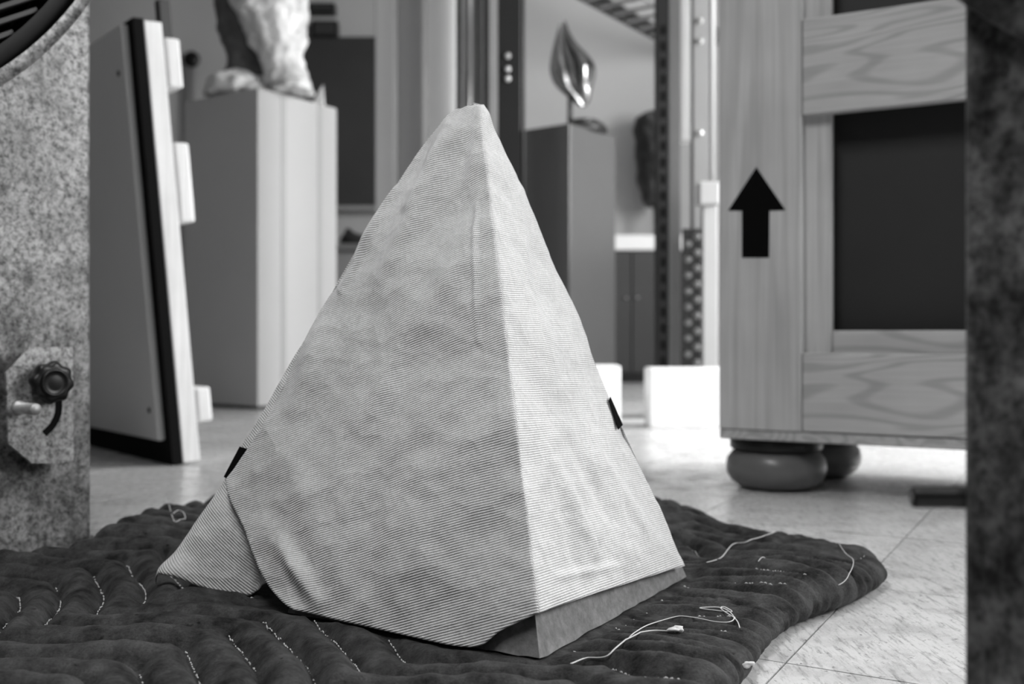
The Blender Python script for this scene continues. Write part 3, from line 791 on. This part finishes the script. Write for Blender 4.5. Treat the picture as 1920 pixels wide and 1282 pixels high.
rack_post('rack_post', 906, 917, 4.40, 0.05, M_charcoal, 'slim black strip standing in for the dark gap between the slim grey and thin pale posts', [], 0)  # black strip standing in for the dark gap between two posts
rack_post('rack_post', 918, 931, 4.30, 0.05, M_mid, 'thin pale grey post touching the dark bolted post', [], 0)
rack_post('rack_post', 933, 976, 3.36, 0.09, M_charcoal, 'dark bolted steel post left of the bronze flame', [105, 130, 148], 952)
tag(tube('upright_pole', [Vector((P(981, 0, 3.42).x, 3.42, 0)), Vector((P(981, 0, 3.42).x, 3.42, 2.6))], 0.007, M_dark), 'thin dark rod against the dark bolted post', 'pole')
rack_post('rack_post', 1232, 1254, 3.36, 0.06, M_charcoal, 'slim dark post left of the slotted rack at the doorway', [], 0, (1244, 0.008, 0.03, 0.055))
rack_post('rack_post', 1256, 1276, 3.44, 0.06, M_mid, 'slotted grey post between the slim dark post and the bolted one', [], 0)
rack_post('rack_post', 1301, 1331, 3.40, 0.07, M_mid, 'grey steel post with paired bolts beside the crate', [40, 78, 250], 1312)
upright('tall_display_board', 1276, 1300, 3.50, 0.06, M_white, 'narrow pale board between the grey rack posts beside the crate', 'panel', None, 2.6, 0.95)
# perforated rack strip below it
rp = empty('perforated_strip', (P(1297, 0, 3.34).x, 3.34, 0), 'dark perforated metal strip with a row of round bosses beside the white cable duct', 'rack strip')
box('plate', (1281-960)/F*3.34, (1316-960)/F*3.34, 3.345, 3.36, 0, 0.63, M_dark, rp, 0.002)
z = 0.06
while z < 0.60:
    for xx in (1290, 1306):
        lathe('boss', [(0.013, 0), (0.013, 0.006), (0.006, 0.012)], Vector(((xx-960)/F*3.34, 3.345, z+(0.022 if xx > 1300 else 0))), -EY, M_mid, rp, 10)
    z += 0.052
# white cable duct
du = empty('cable_duct', (P(1332, 0, 3.28).x, 3.30, 0), 'white vertical cable duct with a square box on top beside the crate', 'cable duct')
Y = 3.28; zz = P(0, 385, Y).z
box('duct', (1318-960)/F*Y, (1346-960)/F*Y, Y, Y+0.04, 0, zz, M_duct, du, 0.003)
box('junction_box', (1309-960)/F*Y, (1348-960)/F*Y, Y-0.02, Y+0.04, zz, P(0, 341, Y).z, M_duct, du, 0.005)
tube('conduit', [P(1335, 341, Y+0.02), Vector((P(1335, 0, Y+0.02).x, Y+0.02, 2.6))], 0.009, M_duct, du)
# white blocks on the threshold
wb = box('foam_block', (1100-960)/F*3.08, (1160-960)/F*3.08, 3.02, 3.15, 0, P(0, 685, 3.05).z, M_foam, None, 0.004); tag(wb, 'smaller white foam block half hidden by the right edge of the cover', 'foam block', 'white foam blocks on the floor')
wb = box('foam_block', (1215-960)/F*3.06, (1380-960)/F*3.06, 3.02, 3.15, 0, P(0, 690, 3.03).z, M_foam, None, 0.004); tag(wb, 'wide white foam block on the floor left of the crate', 'foam block', 'white foam blocks on the floor')

# cable tray under the ceiling of the rear room
tr_ = empty('cable_tray', (0.6, 5.6, 2.05), 'pale ladder-like cable tray running diagonally at the top behind the bronze flame', 'cable tray')
a = P(1060, -10, 5.1); b = P(1245, 92, 6.02); dirv = (b-a); dirv.z = 0; dirv.normalize(); sidev = Vector((dirv.y, -dirv.x, 0)); a = a-dirv*0.5; a.z = b.z = 2.0; Lt = (b-a).length+0.25
fr = (a, dirv, sidev, EZ)
box('side_rail', 0, Lt, 0, 0.015, 0, 0.09, M_dark, tr_, 0.002, 1, fr); box('side_rail', 0, Lt, 0.27, 0.285, 0, 0.09, M_mid, tr_, 0.002, 1, fr)
s = 0.05
while s < Lt-0.03: box('rung', s, s+0.03, 0.015, 0.27, 0.005, 0.02, M_steel, tr_, 0.001, 1, fr); s += 0.15
for s in (0.3, Lt-0.4):
    q = a+dirv*s+sidev*0.14; tube('hanger_rod', [q+Vector((0, 0, 0.01)), Vector((q.x, q.y, ZC))], 0.005, M_steel, tr_)

# wall fittings, rear left
YW = YB
t = empty('wall_board', (P(640, 0, YW).x, YW-0.06, 1.0), 'large dark board hung on the back wall between marble figure and panels', 'board')
box('board', P(572, 0, YW).x, P(735, 0, YW).x, YW-0.06, YW-0.02, P(0, 390, YW).z, P(0, 74, YW).z, M_dark, t, 0.004)
box('ledge', P(572, 0, YW).x, P(735, 0, YW).x, YW-0.12, YW-0.02, P(0, 398, YW).z, P(0, 390, YW).z, M_mid, t, 0.002)
for (x0, x1, y0, y1, lb) in ((582, 632, 12, 32, 'upper black wall box to the right of the marble figure'), (588, 637, 45, 76, 'lower black wall box just above the dark board')):
    t = empty('wall_box', (P((x0+x1)/2, 0, YW).x, YW, P(0, y1, YW).z), lb, 'wall box', 'black boxes on the back wall')
    box('case', P(x0, 0, YW).x, P(x1, 0, YW).x, YW-0.08, YW, P(0, y1, YW).z, P(0, y0, YW).z, M_black, t, 0.008, 2)
    box('front_plate', P(x0+6, 0, YW).x, P(x1-6, 0, YW).x, YW-0.086, YW-0.08, P(0, y1-5, YW).z, P(0, y0+5, YW).z, M_dark, t, 0.002)
t = empty('storage_bench', (P(675, 0, 6.0).x, 6.0, 0), 'grey bench with a dark bundle behind the bright pedestal side', 'bench')
box('top', P(600, 0, 6.0).x, P(720, 0, 6.0).x, 5.75, 6.25, 0.765, 0.80, M_mid, t, 0.004)
box('body', P(605, 0, 6.0).x, P(715, 0, 6.0).x, 5.80, 6.25, 0.0, 0.765, M_board, t, 0.004)
v, f = loft_px([(459,640,700,0),(452,636,704,0),(443,640,690,0),(436,646,665,0),(428,648,656,0)], 5.95, 0.7)
tag(mesh('dark_bundle', v, f, M_dark, None, True), 'small dark bundle on the bench behind the pedestal', 'bundle')
t = empty('wall_valve', (P(358, 0, 6.3).x, YW, 0.9), 'dark round valve on a grey pipe along the back wall', 'valve')
tube('pipe', [Vector((P(358, 0, 6.3).x, 6.34, 0)), Vector((P(358, 0, 6.3).x, 6.34, P(0, 112, 6.34).z))], 0.02, M_mid, t, 12)
lathe('handwheel', [(0.03, 0), (0.05, 0.008), (0.05, 0.025), (0.02, 0.035)], Vector((P(358, 0, 6.3).x, 6.33, P(0, 110, 6.3).z)), -EY, M_black, t, 20)

# ------------------------------------------------------------------ leaning panel, left
c0 = Vector((-0.70, 2.16, 0)); dl = Vector((-0.65, 0.76, 0)); nf = Vector((-0.76, -0.65, 0))   # along the panel, visible face normal
tilt = math.atan2(0.085, 0.93); up = (EZ*math.cos(tilt)+nf*math.sin(tilt)).normalized(); nn = (nf*math.cos(tilt)-EZ*math.sin(tilt)).normalized()
lp = empty('leaning_panel', c0+dl*0.4, 'large board on a pale wooden frame with blocks, leaning between steel post and pedestal', 'panel')
fr = (c0, dl, -nn, up); H = 0.935; Wd = 0.85
box('frame_edge', 0, 0.045, 0.0, 0.038, 0.004, H, M_woodpale, lp, 0.002, 1, fr)
box('frame_edge', Wd-0.045, Wd, 0.0, 0.038, 0.004, H, M_woodpale, lp, 0.002, 1, fr)
box('frame_rail', 0.045, Wd-0.045, 0.0, 0.038, 0.02, 0.08, M_woodpale, lp, 0.002, 1, fr)
box('frame_rail', 0.045, Wd-0.045, 0.0, 0.038, H-0.06, H, M_woodpale, lp, 0.002, 1, fr)
box('backing', 0.002, Wd-0.002, -0.022, 0.0, 0.002, H+0.004, M_blackmat, lp, 0, 1, fr)
bd = box('face_board', 0.03, Wd-0.03, -0.038, -0.022, 0.055, H-0.004, M_faceboard, lp, 0.004, 2, fr)
for s, z in ((0.065, 0.12), (0.065, H-0.10), (Wd-0.07, 0.12)):
    lathe('screw', [(0.006, 0), (0.006, 0.002), (0.002, 0.003)], c0+dl*s+nn*0.038+up*z, nn, M_dark, bd, 10)
for (z0, z1) in ((0.80, 0.905), (0.515, 0.685), (0.085, 0.16)):
    box('spacer_block', 0.0, 0.07, 0.040, 0.075, z0, z1, M_woodpale, lp, 0.006, 2, fr)
box('strap', 0.005, 0.03, 0.038, 0.062, 0.885, 0.985, M_dark, lp, 0.001, 1, fr)

# ------------------------------------------------------------------ wooden crate, right
Z0 = P(1348, 803, 1.80); ct = Vector((0.8824, -0.4706, 0)); cm = Vector((0.4706, 0.8824, 0))
CO = Vector((Z0.x, Z0.y, 0)); fr = (CO, ct, cm, EZ)
def cst(px, py):
    q = rayplane(px, py, CO, cm); return (q-CO).dot(ct), q.z
zb_c = cst(1348, 803)[1]; sw = cst(1503, 600)[0]
r1a = cst(1600, 662)[1]; r2a = cst(1600, 206)[1]; r2b = cst(1600, 22)[1]
bi = cst(1554, 400)[0]; bz = cst(1640, 619)[1]
CW = 0.80; CH = 1.45; CD = 0.42; T = 0.024
crate = empty('wooden_crate', CO+ct*CW/2+cm*CD/2, 'large pine crate on round feet with a black up arrow on its front', 'crate')
box('stile', 0, sw, 0, T, zb_c, CH, M_woodz, crate, 0.0025, 2, fr)
box('stile', CW-sw, CW, 0, T, zb_c, CH, M_woodz, crate, 0.0025, 2, fr)
def crail(z0, z1):
    me = None
    bm = bmesh.new(); bm_box(bm, O0, EX, EY, EZ, 0, CW-2*sw-0.002, 0, T, 0, z1-z0, 0.0025, 2)
    o = from_bm('rail', bm, M_woodx, None); p = CO+ct*(sw+0.001); o.location = (p.x, p.y, z0); o.rotation_euler = (0, 0, math.atan2(ct.y, ct.x)); attach(o, crate); return o
crail(zb_c+0.001, r1a); crail(r2a, r2b); crail(CH-0.16, CH)
box('batten', sw-0.004, bi, T, T+0.022, r1a-0.02, r2a+0.02, M_woodz, crate, 0.002, 1, fr)
box('batten', sw-0.004, bi, T, T+0.022, r2b-0.02, CH-0.17, M_woodz, crate, 0.002, 1, fr)
def cbat(z0, z1):
    bm = bmesh.new(); bm_box(bm, O0, EX, EY, EZ, 0, CW-sw-bi, 0, 0.020, 0, z1-z0, 0.002, 1)
    o = from_bm('batten', bm, M_woodx, None); p = CO+ct*(bi+0.001)+cm*(T+0.001); o.location = (p.x, p.y, z0); o.rotation_euler = (0, 0, math.atan2(ct.y, ct.x)); attach(o, crate)
cbat(r1a-0.02, bz)
box('panel', 0.02, CW-0.02, T+0.05, T+0.062, zb_c+0.02, CH-0.02, M_panel, crate, 0, 1, fr)
box('side_panel', 0.0, 0.018, T+0.001, CD, zb_c, CH, M_woodz, crate, 0.002, 1, fr)
box('side_panel', CW-0.018, CW, T+0.001, CD, zb_c, CH, M_woodz, crate, 0.002, 1, fr)
box('back_board', 0.0, CW, CD+0.001, CD+0.02, zb_c, CH, M_woodz, crate, 0.002, 1, fr)
box('base_board', 0.0, CW, 0.003, CD+0.02, zb_c-0.018, zb_c-0.0005, M_woodx, crate, 0.002, 1, fr)
box('lid', -0.01, CW+0.01, -0.01, CD+0.03, CH+0.0005, CH+0.025, M_woodx, crate, 0.002, 1, fr)
ar_px = [(1418,313),(1473,394),(1443,395),(1442,483),(1391,483),(1391,395),(1365,395)]
tag(prism('arrow_mark', [rayplane(x, y, CO-cm*0.0006, cm) for x, y in ar_px], cm*0.0008, M_ink, crate), 'black stencilled up arrow')
# dark end-grain strip low on the front
def bun(p, R, label=None):
    f = lathe('foot', [(R*0.55, 0.0), (R*0.74, 0.003), (R*0.90, 0.014), (R*0.985, 0.028), (R, 0.040), (R*0.97, 0.054), (R*0.87, 0.066), (R*0.7, 0.073)], Vector((p.x, p.y, 0.0)), EZ, M_rubber, crate, 48)
    lathe('foot_collar', [(R*0.90, 0.071), (R*0.92, 0.074), (R*0.92, zb_c-0.020), (R*0.90, zb_c-0.0185)], Vector((p.x, p.y, 0)), EZ, M_black, f, 48)
q1 = CO+ct*0.078+cm*0.095; bun(q1, 0.0895)
bun(CO+ct*0.106+cm*0.29, 0.0895)
bun(CO+ct*(CW-0.12)+cm*0.11, 0.0895); bun(CO+ct*(CW-0.12)+cm*(CD-0.1), 0.0895); 

# ------------------------------------------------------------------ big drum fans on steel legs, left and right foreground
def circle_from(a, b, R, prefer):
    m = ((a[0]+b[0])/2, (a[1]+b[1])/2); dx, dy = b[0]-a[0], b[1]-a[1]; d = math.hypot(dx, dy); h = math.sqrt(max(0, R*R-d*d/4))
    c1 = (m[0]-dy/d*h, m[1]+dx/d*h); c2 = (m[0]+dy/d*h, m[1]-dx/d*h)
    return c1 if prefer(c1, c2) else c2
def fan(edge_px, edge_Y, nrm, legdir, legw, rim_px, R, slat_ang, lab, mat, depthback):
    e = P(edge_px, HY, edge_Y); E0 = Vector((e.x, e.y, 0)); n = Vector((*nrm, 0)).normalized(); d = Vector((*legdir, 0)).normalized()
    t = empty('drum_fan', E0+d*legw/2, lab, 'fan', 'drum fans framing the foreground')
    fr = (E0, d, -n, EZ)      # x along the leg face, y into the leg
    box('leg', 0, legw, 0, 0.05, 0, 1.5, mat, t, 0.006, 3, fr)
    box('leg_foot', -0.02, legw+0.1, -0.02, 0.20, 0, 0.012, mat, t, 0.002, 1, fr)
    off = depthback
    pl = E0+n*off
    pts = []
    for px, py in rim_px:
        q = rayplane(px, py, pl+n*0.068, n); pts.append(((q-pl).dot(d), q.z))
    c = circle_from(pts[0], pts[-1], R, lambda a, b: a[1] > b[1])
    cw = pl+d*c[0]+EZ*c[1]
    dr = lathe('drum', [(R-0.030, 0.0), (R-0.006, 0.0), (R-0.002, 0.004), (R-0.002, 0.06), (R-0.030, 0.064)], cw, n, M_charcoal, t, 128)
    # open ring: remove the caps so the slats show
    me = dr.data; bm = bmesh.new(); bm.from_mesh(me); bm.faces.ensure_lookup_table()
    bmesh.ops.delete(bm, geom=[f for f in bm.faces if len(f.verts) > 10], context='FACES'); bm.to_mesh(me); bm.free()
    lathe('rim', [(R-0.010, 0.060), (R+0.004, 0.060), (R+0.006, 0.066), (R+0.004, 0.073), (R-0.010, 0.073)], cw, n, mat, dr, 128)
    bm = bmesh.new(); bm.from_mesh(dr.children[0].data)
    bmesh.ops.delete(bm, geom=[f for f in bm.faces if len(f.verts) > 10], context='FACES'); bm.to_mesh(dr.children[0].data); bm.free()
    back = lathe('back_disc', [(R-0.032, 0.0), (R-0.032, 0.004)], cw, n, M_blackmat, t, 64)
    # slats across the mouth
    sa = math.radians(slat_ang); sx = d*math.cos(sa)+EZ*math.sin(sa); sy = -d*math.sin(sa)+EZ*math.cos(sa)
    k = -R+0.05
    while k < R-0.05:
        half = math.sqrt(max(0.0, (R-0.031)**2-k*k))
        if half > 0.06:
            box('slat', -half, half, -0.003, 0.003, 0.014, 0.058, M_dark, t, 0.001, 1, (cw+sy*k, sx, sy, n))
        k += 0.0145
    return t, E0, n, d, cw
NLF = (0.75, -0.66)
lf, E0, n, d, cw = fan(172, 1.30, NLF, (-0.66, -0.75), 0.30, [(0,150),(87,76),(160,0)], 0.46, -30, 'drum fan on a galvanised steel leg with a knob bracket, left foreground', M_galv, 0.002)
# bracket plate with slot, knob and rod
pl = E0+n*0.030
oct_px = [(55,651),(137,650),(139,864),(105,869),(59,869),(15,832),(11,699)]
bp = prism('bracket_plate', [rayplane(x, y, pl, n) for x, y in oct_px], n*-0.004, M_plate, lf, 0.0008)
tube('spacer', [E0+d*0.07+EZ*0.20, E0+d*0.07+EZ*0.20+n*0.027], 0.008, M_steel, bp, 12)
sl = smooth_curve([rayplane(x, y, pl+n*0.0004, n) for x, y in ((106,735),(110,752),(109,775),(99,797),(83,813))], 5)
sv2, sf2 = [], []
for k, p in enumerate(sl):
    tg = (sl[min(k+1, len(sl)-1)]-sl[max(k-1, 0)]).normalized(); w = n.cross(tg)*0.0042
    sv2 += [p+w, p-w, p+w-n*0.002, p-w-n*0.002]
for k in range(len(sl)-1):
    a, b = 4*k, 4*k+4; sf2 += [(a, a+1, b+1, b), (a+2, b+2, b+3, a+3), (a, b, b+2, a+2), (a+1, a+3, b+3, b+1)]
sf2 += [(0, 2, 3, 1), (4*len(sl)-4, 4*len(sl)-3, 4*len(sl)-1, 4*len(sl)-2)]
mesh('curved_slot', sv2, sf2, M_blackmat, bp)
kc = rayplane(84, 716, pl, n)
lobes = lambda a: 1+0.07*math.cos(8*a)
lathe('knob', [(0.010, 0.0), (0.012, 0.008), (0.0225, 0.010), (0.0245, 0.014), (0.0245, 0.022), (0.0225, 0.0255), (0.018, 0.0262)], kc, n, M_black, bp, 64, True, lobes)
lathe('knob_cap', [(0.0165, 0.026), (0.0165, 0.0285), (0.0150, 0.0295), (0.0138, 0.0292), (0.0132, 0.0280), (0.008, 0.0290), (0.001, 0.0294)], kc, n, M_black, bp, 40)
rc = rayplane(36, 764, pl, n)
lathe('pin', [(0.0085, 0.0), (0.0085, 0.003), (0.0068, 0.003), (0.0068, 0.044), (0.0062, 0.0455)], rc, n, M_zinc, bp, 24)
# right foreground
NRF = (-0.90, -0.44)
rf, E1, n1, d1, cw1 = fan(1800, 0.50, NRF, (0.44, -0.90), 0.10, [(1836,0),(1883,32),(1941,62)], 0.46, -20, 'drum fan on a shade-darkened steel leg with a black pin, right foreground', M_galv_shaded, -0.066)
pp = rayplane(1787, 932, E1, n1)
lathe('pin', [(0.0056, -0.02), (0.0056, 0.0), (0.0053, 0.0005), (0.0053, 0.019), (0.0048, 0.020)], pp, Vector((-1, 0, 0)), M_black, rf, 24)
